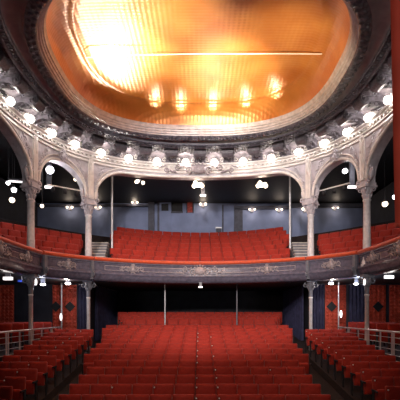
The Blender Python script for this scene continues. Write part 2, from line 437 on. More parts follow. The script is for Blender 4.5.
# crown ornament over the middle arch, keystones over side arches, foliage in the spandrels
p = off(mid, .20, 9.30); a = cartouche(MB(), p, (1, 0, 0), (0, 0, 1), (0, -1, 0), 2.2, .60, 3)
build('cartouche', a, 'relief', arcade)
for b_ in (bays[1], bays[3]):
    s = (b_[0]+b_[1])/2; (x, y), t = WP.at(s); n_ = inward(t, x, y)
    build('keystone', cartouche(MB(), off(s, .1, 9.0), t, (0, 0, 1), n_, .6, .5, 1), 'plaster', arcade)
for s in sB+sA:
    (x, y), t = WP.at(s); n_ = inward(t, x, y); a = MB()
    for sd in (-1, 1):
        for k in range(4):
            z = 8.05+.3*k; u_ = .23+.03*k+.045*k*k
            c = comb(off(s, .03, z), (t, sd*u_*.8))
            a.spiral(c, t, (0, 0, 1), .10+.02*k, 1.3, .022, -pi/2, sd, n_)
            a.eball(comb(c, (t, sd*.05), ((0, 0, 1), .14)), norm((t[0]*sd*.5, t[1]*sd*.5, .8)), norm((t[0], t[1], -.4*sd)), n_, .11, .045, .04, 6)
    build('foliage', a, 'plaster', arcade)
    a = MB()                                     # pilaster strip on the pier
    a.obox(off(s, .03, 8.55), t, (0, 0, 1), n_, .11, .85, .045)
    a.obox(off(s, .075, 8.55), t, (0, 0, 1), n_, .035, .8, .02)
    a.eball(off(s, .1, 8.9), t, (0, 0, 1), n_, .07, .30, .05, 8)
    build('pilaster', a, 'plaster_white', arcade)

# ------------------------------------------------------------------ shell: floors, walls, soffit
def stall_z(y): return 3-.5-(20-y)*.137-.86
mb = MB()
ys = [4]+[9.5+.83*i for i in range(13)]+[21, 26.2]
mb.grid([[(x, y, stall_z(y)) for x in (-9.6, 9.6)] for y in ys], smooth=False)
struct('floor', mb, 'floor')
for sd, nm in ((-1, 'left'), (1, 'right')):
    mb = MB(); xa, xb = sd*4.14-.05, sd*5.82
    mb.grid([[(xa, y, stall_z(y)), (xa, y, stall_z(y)+.25), (xb, y, stall_z(y)+.25)] for y in (7.5, 17.7)], smooth=False)
    mb.add([(xa, 17.7, stall_z(17.7)), (xb, 17.7, stall_z(17.7)), (xb, 17.7, stall_z(17.7)+.25), (xa, 17.7, stall_z(17.7)+.25)], [(0, 1, 2, 3)])
    struct('floor_block_'+nm, mb, 'floor')
mb = MB()
for sd in (-1, 1):
    x0, x1 = sorted((sd*5.82, sd*9.55)); mb.box((x0, 8, -.2), (x1, 20.0, 1.80))
struct('floor_platform', mb, 'dark')
mb = MB(); mb.box((-5.2, 26.0, 1), (5.2, 26.25, 4.6))
struct('wall_back', mb, 'dark')
for sd, nm in ((-1, 'left'), (1, 'right')):
    mb = MB(); x0, x1 = sorted((sd*5.0, sd*9.6)); mb.box((x0, 20.0, 1), (x1, 20.25, 4.42))
    x0, x1 = sorted((sd*5.0, sd*5.2)); mb.box((x0, 20.25, 1), (x1, 26.0, 4.42))
    struct('wall_bulkhead_'+nm, mb, 'dark')
    mb = MB(); x0, x1 = sorted((sd*9.6, sd*9.8)); mb.box((x0, 7, -.5), (x1, 26.2, 9.75))
    struct('wall_'+nm, mb, 'dark')
mb = MB(); mb.box((-9.6, 26.0, 4.6), (9.6, 26.25, 9.6)); struct('wall_balcony_back', mb, 'bluewall')

# balcony plan
K = .088
def bal(x, off_=0): return 19.0-K*x*x+off_
def rail_plan():
    c = [(x*.1, bal(x*.1)) for x in range(-42, 43)]
    c = [(x, y) for x, y in c]
    return c
cen = [(4.2*i/24, bal(4.2*i/24)) for i in range(-24, 25)]
parapet_lines = {
 'centre': cen,
 'angled_left': [(-5.62, 15.75), (-5.25, 16.35), (-4.75, 16.95), (-4.25, 17.42)],
 'angled_right': [(4.25, 17.42), (4.75, 16.95), (5.25, 16.35), (5.62, 15.75)],
 'side_left': [(-5.85, 8.0), (-5.88, 10), (-5.88, 11.5), (-5.86, 13), (-5.82, 14.4), (-5.70, 15.72)],
 'side_right': [(5.70, 15.72), (5.82, 14.4), (5.86, 13), (5.88, 11.5), (5.88, 10), (5.85, 8.0)]}
full = parapet_lines['side_left']+parapet_lines['angled_left']+cen+parapet_lines['angled_right']+parapet_lines['side_right']
# soffit slab under the balcony (follows the parapet, back to the rear wall)
mb = MB()
def back_of(x, y): return (math.copysign(9.6, x), y) if abs(x) > 5.5 and y < 15.8 else (x*1.3 if abs(x) > 4 else x, 26.0)
rows = []
for zz in (4.42,):
    mb.grid([[(x, y+.08, 4.42) for x, y in full], [(*back_of(x, y), 4.42) for x, y in full]], smooth=False)
    mb.grid([[(x, y+.08, 4.62) for x, y in full], [(*back_of(x, y), 4.62) for x, y in full]], smooth=False)
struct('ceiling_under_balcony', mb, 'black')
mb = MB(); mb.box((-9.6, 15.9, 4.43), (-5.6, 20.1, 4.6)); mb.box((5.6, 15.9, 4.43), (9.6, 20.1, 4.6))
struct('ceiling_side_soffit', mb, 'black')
# stepped balcony floor
mb = MB(); xs = [-9.6+19.2*i/48 for i in range(49)]
for r in range(8):
    y0 = .30+.85*r if r else .12; y1 = .30+.85*(r+1) if r < 7 else 9
    z = 4.70+.345*r
    lim = lambda x, q: min(bal(x, q), 26.0)
    if r: mb.grid([[(x, lim(x, y0), z-.345) for x in xs], [(x, lim(x, y0), z) for x in xs]], smooth=False)
    mb.grid([[(x, lim(x, y0) if r else max(bal(x, y0), 8) , z) for x in xs], [(x, lim(x, y1), z) for x in xs]], smooth=False)
struct('floor_balcony', mb, 'floor')
mb = MB()                                         # dark ceiling over the balcony, outside the arcade
oo = [off(.02+(WP.len-.04)*i/80, -TH, 9.62) for i in range(81)]
def out_of(p):
    x, y, z = p
    if abs(x) > 5.6: return (math.copysign(9.6, x), y, 9.62)
    return (x*9.6/5.6, 26.0 if abs(x) < 5.5 else y, 9.62)
mb.grid([oo, [out_of(p) for p in oo]], smooth=False)
mb.box((-9.7, 7, 9.64), (-5.9, 26.2, 9.72)); mb.box((5.9, 7, 9.64), (9.7, 26.2, 9.72)); mb.box((-9.7, 19.6, 9.64), (9.7, 26.2, 9.72))
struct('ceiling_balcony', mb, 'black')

# ------------------------------------------------------------------ balcony parapets
def parapet(nm, pts, label, orn):
    P = Path(pts); c0 = P.at(P.len/2)[0]
    t = thing('balcony_parapet', (c0[0], c0[1], 4.36), label, 'balcony front', 'parapet sections of the balcony')
    N_ = max(12, int(P.len/.2)); sl = [P.len*i/N_ for i in range(N_+1)]
    def of(s, k, z):
        (x, y), tt = P.at(s); n_ = (tt[1], -tt[0], 0)     # towards the hall
        return (x+n_[0]*k, y+n_[1]*k, z)
    def loft(prof, smooth=False): 
        m_ = MB(); m_.grid([[of(s, k, z) for s in sl] for k, z in prof], smooth=smooth)
        for s in (0, P.len): m_.add([of(s, k, z) for k, z in prof], [tuple(range(len(prof)))])
        return m_
    build('front_panel', loft([(-.10, 4.62), (-.10, 5.16), (.0, 5.17), (.06, 5.16), (.07, 5.12), (.03, 5.09), (.02, 5.04), (.0, 5.03), (0, 4.78), (.02, 4.77), (.05, 4.74), (.05, 4.70)]), 'fascia', t)
    build('base_molding', loft([(.05, 4.70), (.09, 4.69), (.09, 4.64), (.05, 4.62), (.04, 4.56), (0, 4.48), (-.06, 4.42), (-.12, 4.38), (-.3, 4.36), (-.3, 4.62)], True), 'fascia', t)
    m_ = MB(); m_.grid([[of(s, k, z) for s in sl] for k, z in [(.05, 5.17), (.09, 5.20), (.10, 5.25), (.06, 5.30), (-.03, 5.325), (-.12, 5.30), (-.15, 5.25), (-.13, 5.18), (-.10, 5.165)]])
    for s in (0, P.len): m_.add([of(s, k, z) for k, z in [(.05, 5.17), (.09, 5.20), (.10, 5.25), (.06, 5.30), (-.03, 5.325), (-.12, 5.30), (-.15, 5.25), (-.13, 5.18)]], [tuple(range(8))])
    build('handrail', m_, 'velvet_rail', t)
    for (f, w_, kind) in orn:
        s = P.len*f; tt = P.at(s)[1]; n_ = (tt[1], -tt[0], 0)
        o = of(s, .04, 4.90)
        if kind == 'c': build('cartouche', cartouche(MB(), o, tt, (0, 0, 1), n_, w_, .52, 3), 'relief', t)
        else:
            a = MB(); cartouche(a, o, tt, (0, 0, 1), n_, .5, .42, 1)
            for k in range(int(w_/.11)):
                u_ = -w_/2+.11*k
                c = of(s+u_, .015, 4.905)
                if kind == 'r': a.spiral(c, tt, (0, 0, 1), .10, 1.4, .020, pi/2, 1 if k % 2 else -1, n_, 16)
                a.eball(comb(c, (tt, .05), ((0, 0, 1), .07 if k % 2 else -.07)), norm((tt[0], tt[1], .8 if k % 2 else -.8)), norm((-tt[0]*.8, -tt[1]*.8, 1 if k % 2 else -1)), n_, .09, .03, .025, 6)
            build('relief', a, 'relief', t)
    if len(orn) == 1:                            # dark end posts of the angled sections
        for s in (.05, P.len-.05):
            tt = P.at(s)[1]; n_ = (tt[1], -tt[0], 0); a = MB()
            a.obox(of(s, .06, 4.88), tt, (0, 0, 1), n_, .06, .27, .05); a.spiral(of(s, .12, 4.60), n_, (0, 0, 1), .10, 1.4, .03, pi/2, -1); a.obox(of(s, .02, 4.52), tt, (0, 0, 1), n_, .05, .10, .05)
            build('end_post', a, 'iron_dark', t)
    # raised panel frames between the ornaments
    fr = MB(); cuts = sorted([0]+[f for f, _, _ in orn]+[1])
    for f0, f1 in zip(cuts, cuts[1:]):
        pad = .45/P.len
        a0, a1 = (f0+pad)*P.len, (f1-pad)*P.len
        if a1-a0 < .3: continue
        sl2 = [a0+(a1-a0)*i/12 for i in range(13)]
        fr.tube([of(s, .01, 4.99) for s in sl2]+[of(s, .01, 4.82) for s in reversed(sl2)]+[of(sl2[0], .01, 4.99)], .014, 5)
    if fr.v: build('panel_molding', fr, 'relief', t)
    return t
parapet('c', parapet_lines['centre'], 'long curved middle parapet of the balcony with red rail and central cartouche', [(.5, 1.6, 'c'), (.18, 1.0, 'r'), (.82, 1.0, 'r')])
parapet('l', parapet_lines['angled_left'], 'short angled parapet between the two left columns, with scrollwork panel', [(.5, .8, 'r')])
parapet('r', parapet_lines['angled_right'], 'short angled parapet between the two right columns, with scrollwork panel', [(.5, .8, 'r')])
parapet('sl', parapet_lines['side_left'], 'side gallery parapet running towards the stage on the left', [(.62, .9, 'c'), (.86, .9, 'r'), (.3, .9, 'c')])
parapet('sr', parapet_lines['side_right'], 'side gallery parapet running towards the stage on the right', [(.38, .9, 'c'), (.14, .9, 'r'), (.7, .9, 'c')])

# ------------------------------------------------------------------ columns
def column_upper(loc, label):
    t = thing('column', loc, label, 'column', 'cast columns of the arcade', kind='thing')
    c = (0, 0, 0)
    a = MB(); a.lathe(c, [(0, 0), (.20, 0), (.20, .10), (.17, .13), (.18, .18), (.15, .22), (.145, .26)], 20); build('base', a, 'iron', t, True)
    a = MB(); a.lathe(c, [(.135, .24), (.135, .9), (.14, .92), (.14, .96), (.13, .98), (.12, 2.30), (.145, 2.32), (.145, 2.36), (.115, 2.38)], 20); build('shaft', a, 'iron', t, True)
    a = MB(); a.lathe(c, [(.115, 2.36), (.12, 2.5), (.15, 2.65), (.20, 2.76)], 20)
    for ring_, z, r_, s_ in ((8, 2.46, .13, .12), (8, 2.62, .16, .11)):
        for j in range(ring_):
            th = 2*pi*(j+(.5 if z > 2.5 else 0))/ring_; d_ = (cos(th), sin(th), 0)
            a.eball((cos(th)*r_, sin(th)*r_, z), norm((d_[0]*.4, d_[1]*.4, 1)), (-d_[1], d_[0], 0), d_, s_, .05, .03, 6)
    for j in range(4):
        th = pi/4+j*pi/2; d_ = (cos(th), sin(th), 0)
        a.spiral((cos(th)*.22, sin(th)*.22, 2.70), d_, (0, 0, 1), .075, 1.4, .022, pi/2, -1)
    a.box((-.25, -.25, 2.76), (.25, .25, 2.82)); build('capital', a, 'plaster', t, True)
    return t
def ptc(s): return off(s, -TH/2+.02, 0)
for s, lab in ((sA[0], 'pale column standing on the balcony, the outermost on the left'), (sB[0], 'pale column at the left end of the middle parapet, beside aisle steps'),
               (sB[1], 'pale column at the right end of the middle parapet, beside aisle steps'), (sA[1], 'pale column standing on the balcony, the outermost on the right')):
    x, y, _ = ptc(s); t = column_upper((x, y, 4.68), lab)
    n_ = inward(WP.at(s)[1], x, y); t.rotation_euler.z = atan2(n_[1], n_[0])+pi/2
    a = MB()                                     # impost block with side scrolls
    a.box((-.22, -.22, 2.82), (.22, .22, 2.918))
    for sd in (-1, 1):
        a.spiral((sd*.30, -.12, 2.98), (1, 0, 0), (0, 0, 1), .14, 1.5, .045, -pi/2, -sd, (0, -1, 0))
        a.eball((sd*.33, -.05, 3.22), norm((sd*.15, 0, 1)), (1, 0, 0), (0, 1, 0), .22, .07, .10, 8)
        a.ball((sd*.31, -.10, 3.42), .07, 8)
    build('impost', a, 'plaster', t, True)
def column_lower(loc, h, label):
    t = thing('support_column', loc, label, 'column', 'iron columns under the balcony', kind='thing')
    c = (0, 0, 0)
    a = MB(); a.lathe(c, [(0, 0), (.13, 0), (.13, .12), (.09, .18)], 16); build('base', a, 'iron_dark', t, True)
    a = MB(); a.lathe(c, [(.075, .16), (.07, h-.75), (.085, h-.74), (.085, h-.70), (.07, h-.69)], 16); build('shaft', a, 'iron', t, True)
    a = MB(); a.lathe(c, [(.07, h-.72), (.08, h-.4), (.15, h-.12), (.16, h-.1)], 16)
    for j in range(8):
        th = 2*pi*j/8; d_ = (cos(th), sin(th), 0)
        a.eball((cos(th)*.11, sin(th)*.11, h-.34), norm((d_[0]*.5, d_[1]*.5, 1)), (-d_[1], d_[0], 0), d_, .15, .045, .03, 6)
    for j in range(4):
        th = j*pi/2; d_ = (cos(th), sin(th), 0)
        a.spiral((cos(th)*.2, sin(th)*.2, h-.22), d_, (0, 0, 1), .10, 1.3, .025, pi/2, -1)
    a.box((-.2, -.2, h-.1), (.2, .2, h)); build('capital', a, 'iron_dark', t, True)
for s, f, lab in ((sA[0], 1.8, 'slim grey column under the balcony on the left side platform'), (sB[0], None, 'slim grey column under the left end of the middle parapet'),
                  (sB[1], None, 'slim grey column under the right end of the middle parapet'), (sA[1], 1.8, 'slim pale column under the balcony on the right side platform')):
    x, y, _ = ptc(s); z = f if f else stall_z(y)
    column_lower((x, y, z), 4.42-z, lab)
def pole(x, y, z0, z1, r, label, m='steel'):
    t = thing('support_pole', (x, y, z0), label, 'pole', kind='thing')
    a = MB(); a.lathe((0, 0, 0), [(0, 0), (r*2, 0), (r*2, .03), (r, .05)], 12); build('base_plate', a, 'steel', t, True)
    a = MB(); a.lathe((0, 0, 0), [(r, .04), (r, z1-z0)], 12); build('shaft', a, m, t, True)
pole(-4.2, 21.0, 6.1, 9.62, .05, 'thin white pole beside the left balcony steps')
pole(4.3, 21.0, 6.1, 9.62, .05, 'thin white pole beside the right balcony steps')
pole(-1.63, 20.5, stall_z(20.5), 4.42, .032, 'thin pale pole under the balcony behind the stalls, left of centre')
pole(1.72, 20.5, stall_z(20.5), 4.42, .032, 'thin dark pole under the balcony behind the stalls, right of centre', 'iron_dark')
pole(-6.10, 19.4, 1.8, 4.42, .035, 'thin grey pole in front of the left double door')
pole(5.98, 19.0, 1.8, 4.42, .03, 'thin pale pole in front of the right padded door')

# ------------------------------------------------------------------ doors in the bulkheads
def pad_door(n, x0, x1, win, y=20.0, z0=1.8, z1=4.36):
    a = MB(); a.box((x0, y-.06, z0), (x1, y, z1))
    o = build('door_%d' % n, MB(), 'door'); bpy.data.objects.remove(o)
    o = struct('door_%d' % n, a, 'door')
    b = MB(); nx = max(3, int((x1-x0)/.16)); nz = int((z1-z0)/.16)
    for i in range(nx):
        for j in range(nz):
            b.eball((x0+(x1-x0)*(i+.5)/nx, y-.07, z0+(z1-z0)*(j+.5)/nz), (1, 0, 0), (0, 0, 1), (0, 1, 0), .075, .075, .035, 6)
    build('padding', b, 'door', o)
    for wx in win:
        b = MB(); b.prism([(-.24, 0), (0, -.24), (.24, 0), (0, .24)], (wx, y-.11, 3.38), (1, 0, 0), (0, 0, 1), (0, 1, 0), .02)
        build('window', b, 'black', o)
pad_door(1, -6.68, -5.60, [-6.62+.1, -5.88]); pad_door(2, -9.15, -8.45, [])
pad_door(3, 5.68, 6.62, [5.95]); pad_door(4, 7.62, 8.42, [8.05]); pad_door(5, 8.6, 9.3, [])
# dark blue drapes beside the rear stalls
def drape(x0, y0, x1, y1, z0, z1, label, m='drape', name='drape', folds=14, amp=.09):
    n = folds*8; dx, dy = x1-x0, y1-y0; L = math.hypot(dx, dy); nx, ny = -dy/L, dx/L
    t = thing(name, ((x0+x1)/2, (y0+y1)/2, z0), label, 'curtain', 'dark drapes under the balcony' if m == 'drape' else None)
    rows = []
    for k in range(6):
        z = z0+(z1-z0)*k/5
        rows.append([(x0+dx*i/n+nx*amp*sin(2*pi*folds*i/n)*(1.1-.1*k), y0+dy*i/n+ny*amp*sin(2*pi*folds*i/n)*(1.1-.1*k), z) for i in range(n+1)])
    a = MB(); a.grid(rows); a.grid([[(x+nx*.02, y+ny*.02, z) for x, y, z in r] for r in rows])
    build('cloth', a, m, t)
    a = MB(); a.tube([(x0, y0, z1-.02), (x1, y1, z1-.02)], .03, 8); build('rod', a, 'iron_dark', t)
drape(-4.85, 20.6, -4.85, 25.6, 1.8, 4.40, 'dark blue folded drape on the left wall behind the stalls')
drape(4.85, 20.6, 4.85, 25.6, 1.8, 4.40, 'dark blue folded drape on the right wall behind the stalls')
drape(5.05, 19.85, 5.6, 19.85, 1.75, 4.40, 'dark blue drape just left of the right padded door', folds=4, amp=.06)
drape(6.72, 19.85, 7.55, 19.85, 1.8, 4.40, 'dark blue drape between the two right padded doors', folds=5, amp=.06)
drape(-5.5, 19.85, -5.05, 19.85, 1.75, 4.40, 'dark blue drape just right of the left double door', folds=3, amp=.06)
# red stage curtain edge in the near right corner
t = thing('stage_curtain', (2.0, 4.0, 3.85), 'red stage curtain edge hanging close on the right', 'curtain')
a = MB(); rows = []
for k in range(13):
    z = 3.82+k*.29; x0 = 1.785-.021*(z-3.82)
    rows.append([(x0+.045*i+(.012*sin(i*1.6) if i else 0), 4.0+.05*sin(i*1.1+.4), z) for i in range(9)])
a.grid(rows); a.grid([[(x+.01, y+.03, z) for x, y, z in r] for r in rows]); build('cloth', a, 'curtain', t)
a = MB(); a.tube([p for p in rows[0]], .02, 6); build('hem', a, 'curtain', t)

# ------------------------------------------------------------------ side platforms: railings
def railing(sd, label):
    x = sd*5.74; t = thing('railing', (x, 14.0, 1.55), label, 'railing', 'metal railings of the side platforms')
    a = MB(); a.tube([(x, 9.0, 2.50), (x, 18.3, 2.50)], .028, 8); build('top_rail', a, 'steel', t)
    a = MB(); a.tube([(x, 9.0, 1.63), (x, 18.3, 1.63)], .03, 8); build('bottom_rail', a, 'steel', t)
    for k in range(4):
        a = MB(); z = 1.63+.174*(k+1); a.tube([(x, 9.0, z), (x, 18.3, z)], .009, 6); build('mid_rail', a, 'steel', t)
    for k in range(10):
        y = 9.1+.98*k
        for q in (0, .13) if k % 2 == 0 else (0,):
            a = MB(); a.obox((x, y+q, 2.05), (1, 0, 0), (0, 1, 0), (0, 0, 1), .014, .028, .45); build('post', a, 'steel', t)
    a = MB(); a.box((min(x-.03*0, x)+(-.06 if sd < 0 else -.05), 9.0, 1.52), (x+(.05 if sd < 0 else .06), 18.3, 1.60)); build('sill', a, 'iron_dark', t)
railing(-1, 'pale metal railing along the left side platform'); railing(1, 'pale metal railing along the right side platform')

# ------------------------------------------------------------------ theatre seats
def rr(w_, h_, r_, n=4):
    pts = []
    for cx, cy, a0 in ((w_/2-r_, h_/2-r_, 0), (-w_/2+r_, h_/2-r_, pi/2), (-w_/2+.02, -h_/2+.02, pi), (w_/2-.02, -h_/2+.02, 3*pi/2)):
        q = r_ if a0 < pi else .02
        for i in range(n+1): pts.append((cx+q*cos(a0+pi/2*i/n), cy+q*sin(a0+pi/2*i/n)))
    return pts
def pad(mb, o, u, v, n, w_, h_, th, r_):       # upholstered slab: front swells along n
    base = rr(w_, h_, r_); k = len(base)
    lay = [(1, 0), (1, th*.6), (.95, th*.9), (.75, th*1.08), (.3, th*1.12)]
    rows = [[comb(o, (u, p[0]*s), (v, p[1]*s), (n, d)) for p in base] for s, d in lay]
    mb.grid(rows, True); mb.add(list(rows[-1]), [tuple(range(k))]); mb.add(list(rows[0]), [tuple(range(k-1, -1, -1))])
SW = .52
sm = {}
def seat_meshes():
    back = MB(); n_ = norm((0, -1, .14)); v_ = norm((0, .14, 1))
    pad(back, (0, .12, .63), (1, 0, 0), v_, n_, .506, .56, .09, .035)
    cush = MB(); n2 = norm((0, -1, -.12)); v2 = norm((0, -.12, 1))
    pad(cush, (0, -.01, .46), (1, 0, 0), v2, n2, .45, .36, .09, .07)
    arm = MB(); arm.box((-.278, -.20, .575), (-.242, .12, .615)); arm.box((-.272, -.02, .0), (-.248, .10, .575))
    plate = MB(); plate.lathe((0, 0, 0), [(0, .012), (.018, .012), (.018, 0)], 8)
    plate.v = [(-.26+a, -.205-c, .60+b) for a, b, c in plate.v]
    return back, cush, arm, plate
B_, C_, A_, P_ = seat_meshes()
def mk(nm, m_, mat_):
    me = bpy.data.meshes.new(nm); me.from_pydata(m_.v, [], m_.f); me.polygons.foreach_set('use_smooth', m_.sm); me.materials.append(M[mat_]); return me
plate2 = MB(); plate2.v = [(-.225+(x+.26), y+.205+.035-.0, z+.235) for x, y, z in P_.v]; plate2.f = P_.f; plate2.sm = P_.sm
me_back, me_cush, me_arm = mk('backrest', B_, 'velvet'), mk('seat_cushion', C_, 'velvet'), mk('armrest', A_, 'black')
arm_r = MB(); arm_r.v = [(-x, y, z) for x, y, z in A_.v]; arm_r.f = [tuple(reversed(f)) for f in A_.f]; arm_r.sm = A_.sm
me_arm_r = mk('armrest', arm_r, 'black'); me_plate = mk('number_plate', plate2, 'white')

seats = []   # (x, y, z, rz, label, group, plate, end)
PLACES = {'central': 'central stalls', 'left': 'left side block of the stalls', 'right': 'right side block of the stalls'}
for i in range(13):
    y = 9.98+.83*i; n = 12 if i < 5 else 14 if i < 11 else 16
    for j in range(n):
        x = (j-(n-1)/2)*SW-.12
        pl = (j == n//2 and i < 11 and i % 4 != 3) or (j == n//2+1 and i in (0, 1, 2, 3, 5, 7, 9)) or i == 12 or (i == 1 and j in (2, 4, 6)) or (j == n//2+4 and i in (3,))
        seats.append((x, y-.02*abs(x)**2*.1, stall_z(y), 0, f'red velvet tip-up seat, {ORD[j]} from the left in {ORD[i]} row of the central stalls', 'seats of the central stalls', pl, j == n-1))
for sd, nm in ((-1, 'left'), (1, 'right')):
    for i in range(11):
        y = 9.75+.75*i
        for j in range(3):
            x = sd*(4.41+j*.525)-.05*(sd<0)
            seats.append((x, y, stall_z(y)+.26, 0, f'red velvet tip-up seat, {ORD[j]} from the aisle in {ORD[i]} row of the {nm} side stalls', f'seats of the {nm} side stalls', j == 0, j == (2 if sd > 0 else 0)))
    for i in range(6):
        y = 13.2+.95*i
        for j in range(3):
            seats.append((sd*(6.35+j*SW), y, 1.80, 0, f'red velvet seat, {ORD[j]} from the railing in {ORD[i]} row of the {nm} platform', f'seats on the {nm} side platform', False, j == (2 if sd > 0 else 0)))
for i in range(4):
    y = 21.15+.8*i; n = 14+i
    for j in range(n):
        x = (j-(n-1)/2)*SW
        seats.append((x, y, stall_z(y)+.12, 0, f'red velvet seat, {ORD[j]} from the left in {ORD[i]} rear row beneath the balcony', 'rear seats beneath the balcony', False, j == n-1))
SEC = {'c': 'middle block of the balcony', 'l': 'left block of the balcony', 'r': 'right block of the balcony'}
for r in range(7):
    def walk(xa, xb, key, outward):
        row = []; x = xa
        while abs(x) < xb and len(row) < 20:
            y = bal(x, .80+.85*r)
            if y > 25.6: y = 25.6
            sl_ = -2*K*x; step = SW/sqrt(1+sl_*sl_)
            row.append((x, y, atan2(sl_, 1))); x += step*outward
        return row
    half = 3.60+.14*r
    n = int(half*2/SW); row = []
    x = 0; right = [];
    s_x = SW/2
    while s_x < half:
        right.append(s_x); s_x += SW/sqrt(1+(2*K*s_x)**2)
    xs_ = [-q for q in reversed(right)]+right
    for j, x in enumerate(xs_):
        seats.append((x, bal(x, .80+.85*r), 4.70+.345*r, atan2(-2*K*x, 1), f'red velvet seat, {ORD[min(j,19)]} from the left in {ORD[r]} row of the balcony middle block', 'seats of the balcony middle block', False, j == len(xs_)-1))
    if r < 4:
        for sd, nm in ((-1, 'left'), (1, 'right')):
            x = 5.12+.12*r; j = 0
            while x < 9.0:
                seats.append((sd*x, bal(x, .80+.85*r), 4.70+.345*r, atan2(-2*K*x*sd, 1), f'red velvet seat, {ORD[j]} from the aisle in {ORD[r]} row of the balcony {nm} block', f'seats of the balcony {nm} block', False, False))
                x += SW/sqrt(1+(2*K*x)**2); j += 1
def visible(s):
    X, Y, Z = s[0], s[1], s[2]+.9
    px = 200+440*X/Y; py = 315-440*(Z-3)/Y
    return -8 < px < 408 and py < 404
def hidden(s): return abs(s[0]) > 5.9 and s[2] > 4 and s[1] < 14.2
seats = [s for s in seats if visible(s) and not hidden(s)]
seats.sort(key=lambda s: s[1])
def put(me, name, parent):
    o = bpy.data.objects.new(name, me); COL.objects.link(o); o.parent = parent
for k, (x, y, z, rz, lab, grp, pl, end) in enumerate(seats[:300]):
    t = bpy.data.objects.new('theatre_seat', None); COL.objects.link(t); t.location = (x, y, z); t.rotation_euler.z = rz; t.empty_display_size = .1
    tag(t, lab, 'seat', grp)
    put(me_back, 'backrest', t); put(me_cush, 'seat_cushion', t); put(me_arm, 'armrest', t)
    if end: put(me_arm_r, 'armrest', t)
    if pl: put(me_plate, 'number_plate', t)
rest = MB(); rest_arm = MB()
for (x, y, z, rz, *_r) in seats[300:]:
    c, s_ = cos(rz), sin(rz)
    for src in (B_, C_):
        rest.add([(x+a*c-b*s_, y+a*s_+b*c, z+d) for a, b, d in src.v], src.f, True)
    rest_arm.add([(x+a*c-b*s_, y+a*s_+b*c, z+d) for a, b, d in A_.v], A_.f)
o = build('distant_seats', rest, 'velvet')
tag(o, 'massed red velvet seats of the balcony and rear rows, too far to tell apart', 'seats', kind='stuff')
build('armrests', rest_arm, 'black', o)
print('SEATS', len(seats))

# ------------------------------------------------------------------ balcony aisle stairs
for sd, nm in ((-1, 'left'), (1, 'right')):
    xm = sd*4.35
    t = thing('aisle_steps', (xm, 18.0, 4.72), f'pale aisle steps climbing the balcony on the {nm}', 'steps', 'aisle steps of the balcony')
    for k in range(7):
        y = 18.1+.42*k; z = 5.30+.185*k; xx = sd*(4.34+.06*k)
        a = MB(); a.box((xx-.38, y, z-.045), (xx+.38, y+.40, z)); build('tread', a, 'stair', t)
        a = MB(); a.box((xx-.37, y+.05, z-.6), (xx+.37, y+.42, z-.045)); build('riser', a, 'iron_dark', t)

# ------------------------------------------------------------------ balcony back wall fittings
def at(px, py, Y): return ((px-200)*Y/440, Y, 3-(py-315)*Y/440)
def wbox(mb, x0, y0, x1, y1, Y, d=.08):
    a = at(x0, y1, Y); b = at(x1, y0, Y); mb.box((a[0], Y-d, a[2]), (b[0], Y+.02, b[2])); return mb
struct('door_6', wbox(MB(), 159.5, 202, 171, 236, 25.96, .10), 'bluewall')
o = bpy.data.objects['door_6']; build('window', wbox(MB(), 161.5, 204, 168.5, 211, 25.9, .06), 'black', o)
build('frame', wbox(MB(), 157.5, 201, 159.5, 236, 25.9, .08).add([], []), 'bluewall_dark', o)
w_ = struct('window_1', wbox(MB(), 171.5, 203, 182.5, 211.5, 25.95, .05), 'black')
a = MB(); p0, p1 = at(171, 212, 25.9), at(183, 202.5, 25.9)
a.box((p0[0], 25.84, p0[2]-.05), (p1[0], 25.96, p0[2]+.02)); build('sill', a, 'bluewall_dark', w_)
struct('trim_7', wbox(MB(), 148.5, 200, 154.5, 240, 25.95, .2), 'bluewall_dark')
o = struct('door_7', wbox(MB(), 234, 208, 242.5, 240, 25.96, .1), 'bluewall_dark')
struct('trim_8', wbox(wbox(MB(), 234, 206.5, 290, 209.5, 25.9, .2), 222, 205, 223.5, 240, 25.95, .06), 'bluewall_dark')
struct('trim_9', wbox(wbox(MB(), 290, 204, 372, 208, 25.9, .2), 28, 205, 148, 207, 25.9, .2), 'bluewall_dark')
t = thing('poster', at(190, 208, 25.9), 'small red framed poster beside the dark window on the balcony wall', 'poster')
build('sheet', wbox(MB(), 187.5, 202.5, 192.5, 212.5, 25.93, .05), 'poster', t)
a = MB(); wbox(a, 186.5, 202, 187.4, 213, 25.93, .07); wbox(a, 192.6, 202, 193.5, 213, 25.93, .07); build('frame', a, 'black', t)
t = thing('wall_box', at(218.5, 231, 25.9), 'small grey box on a stand against the balcony back wall', 'box')
build('case', wbox(MB(), 216, 229, 221, 233, 25.9, .25), 'bluewall_dark', t); build('lid', wbox(MB(), 215.6, 228, 221.4, 229, 25.9, .28), 'steel', t)

# ------------------------------------------------------------------ lamps
# globes on the cornice between the consoles
for i, s in enumerate(lamp_s):
    (x, y), t_ = WP.at(s); n_ = inward(t_, x, y); c = off(s, .30, 9.56)
    px = 200+440*c[0]/c[1]
    if not -12 < px < 412: 
        light('cornice_lamp_light', 'POINT', c, 70, (1, .93, .92), shadow_soft_size=.09)
        continue
    vis = [q for q in lamp_s if -12 < 200+440*off(q, .3, 0)[0]/off(q, .3, 0)[1] < 412]
    t = thing('cornice_lamp', c, f'glowing globe lamp on the cornice between scroll brackets, {ORD[vis.index(s)]} from the left', 'lamp', 'globe lamps round the cornice')
    a = MB(); a.ball(c, .125, 12); b = build('globe', a, 'bulb', t); 
    a = MB(); a.tube([off(s, .02, 9.60), off(s, .14, 9.56), off(s, .21, 9.58)], .022, 6); a.ball(off(s, .215, 9.60), .04, 8); build('bracket', a, 'plaster_white', t)
    light('cornice_lamp_light', 'POINT', (n_[0]*.02, n_[1]*.02, -.0), 70, (1, .93, .92), parent=t, shadow_soft_size=.12)

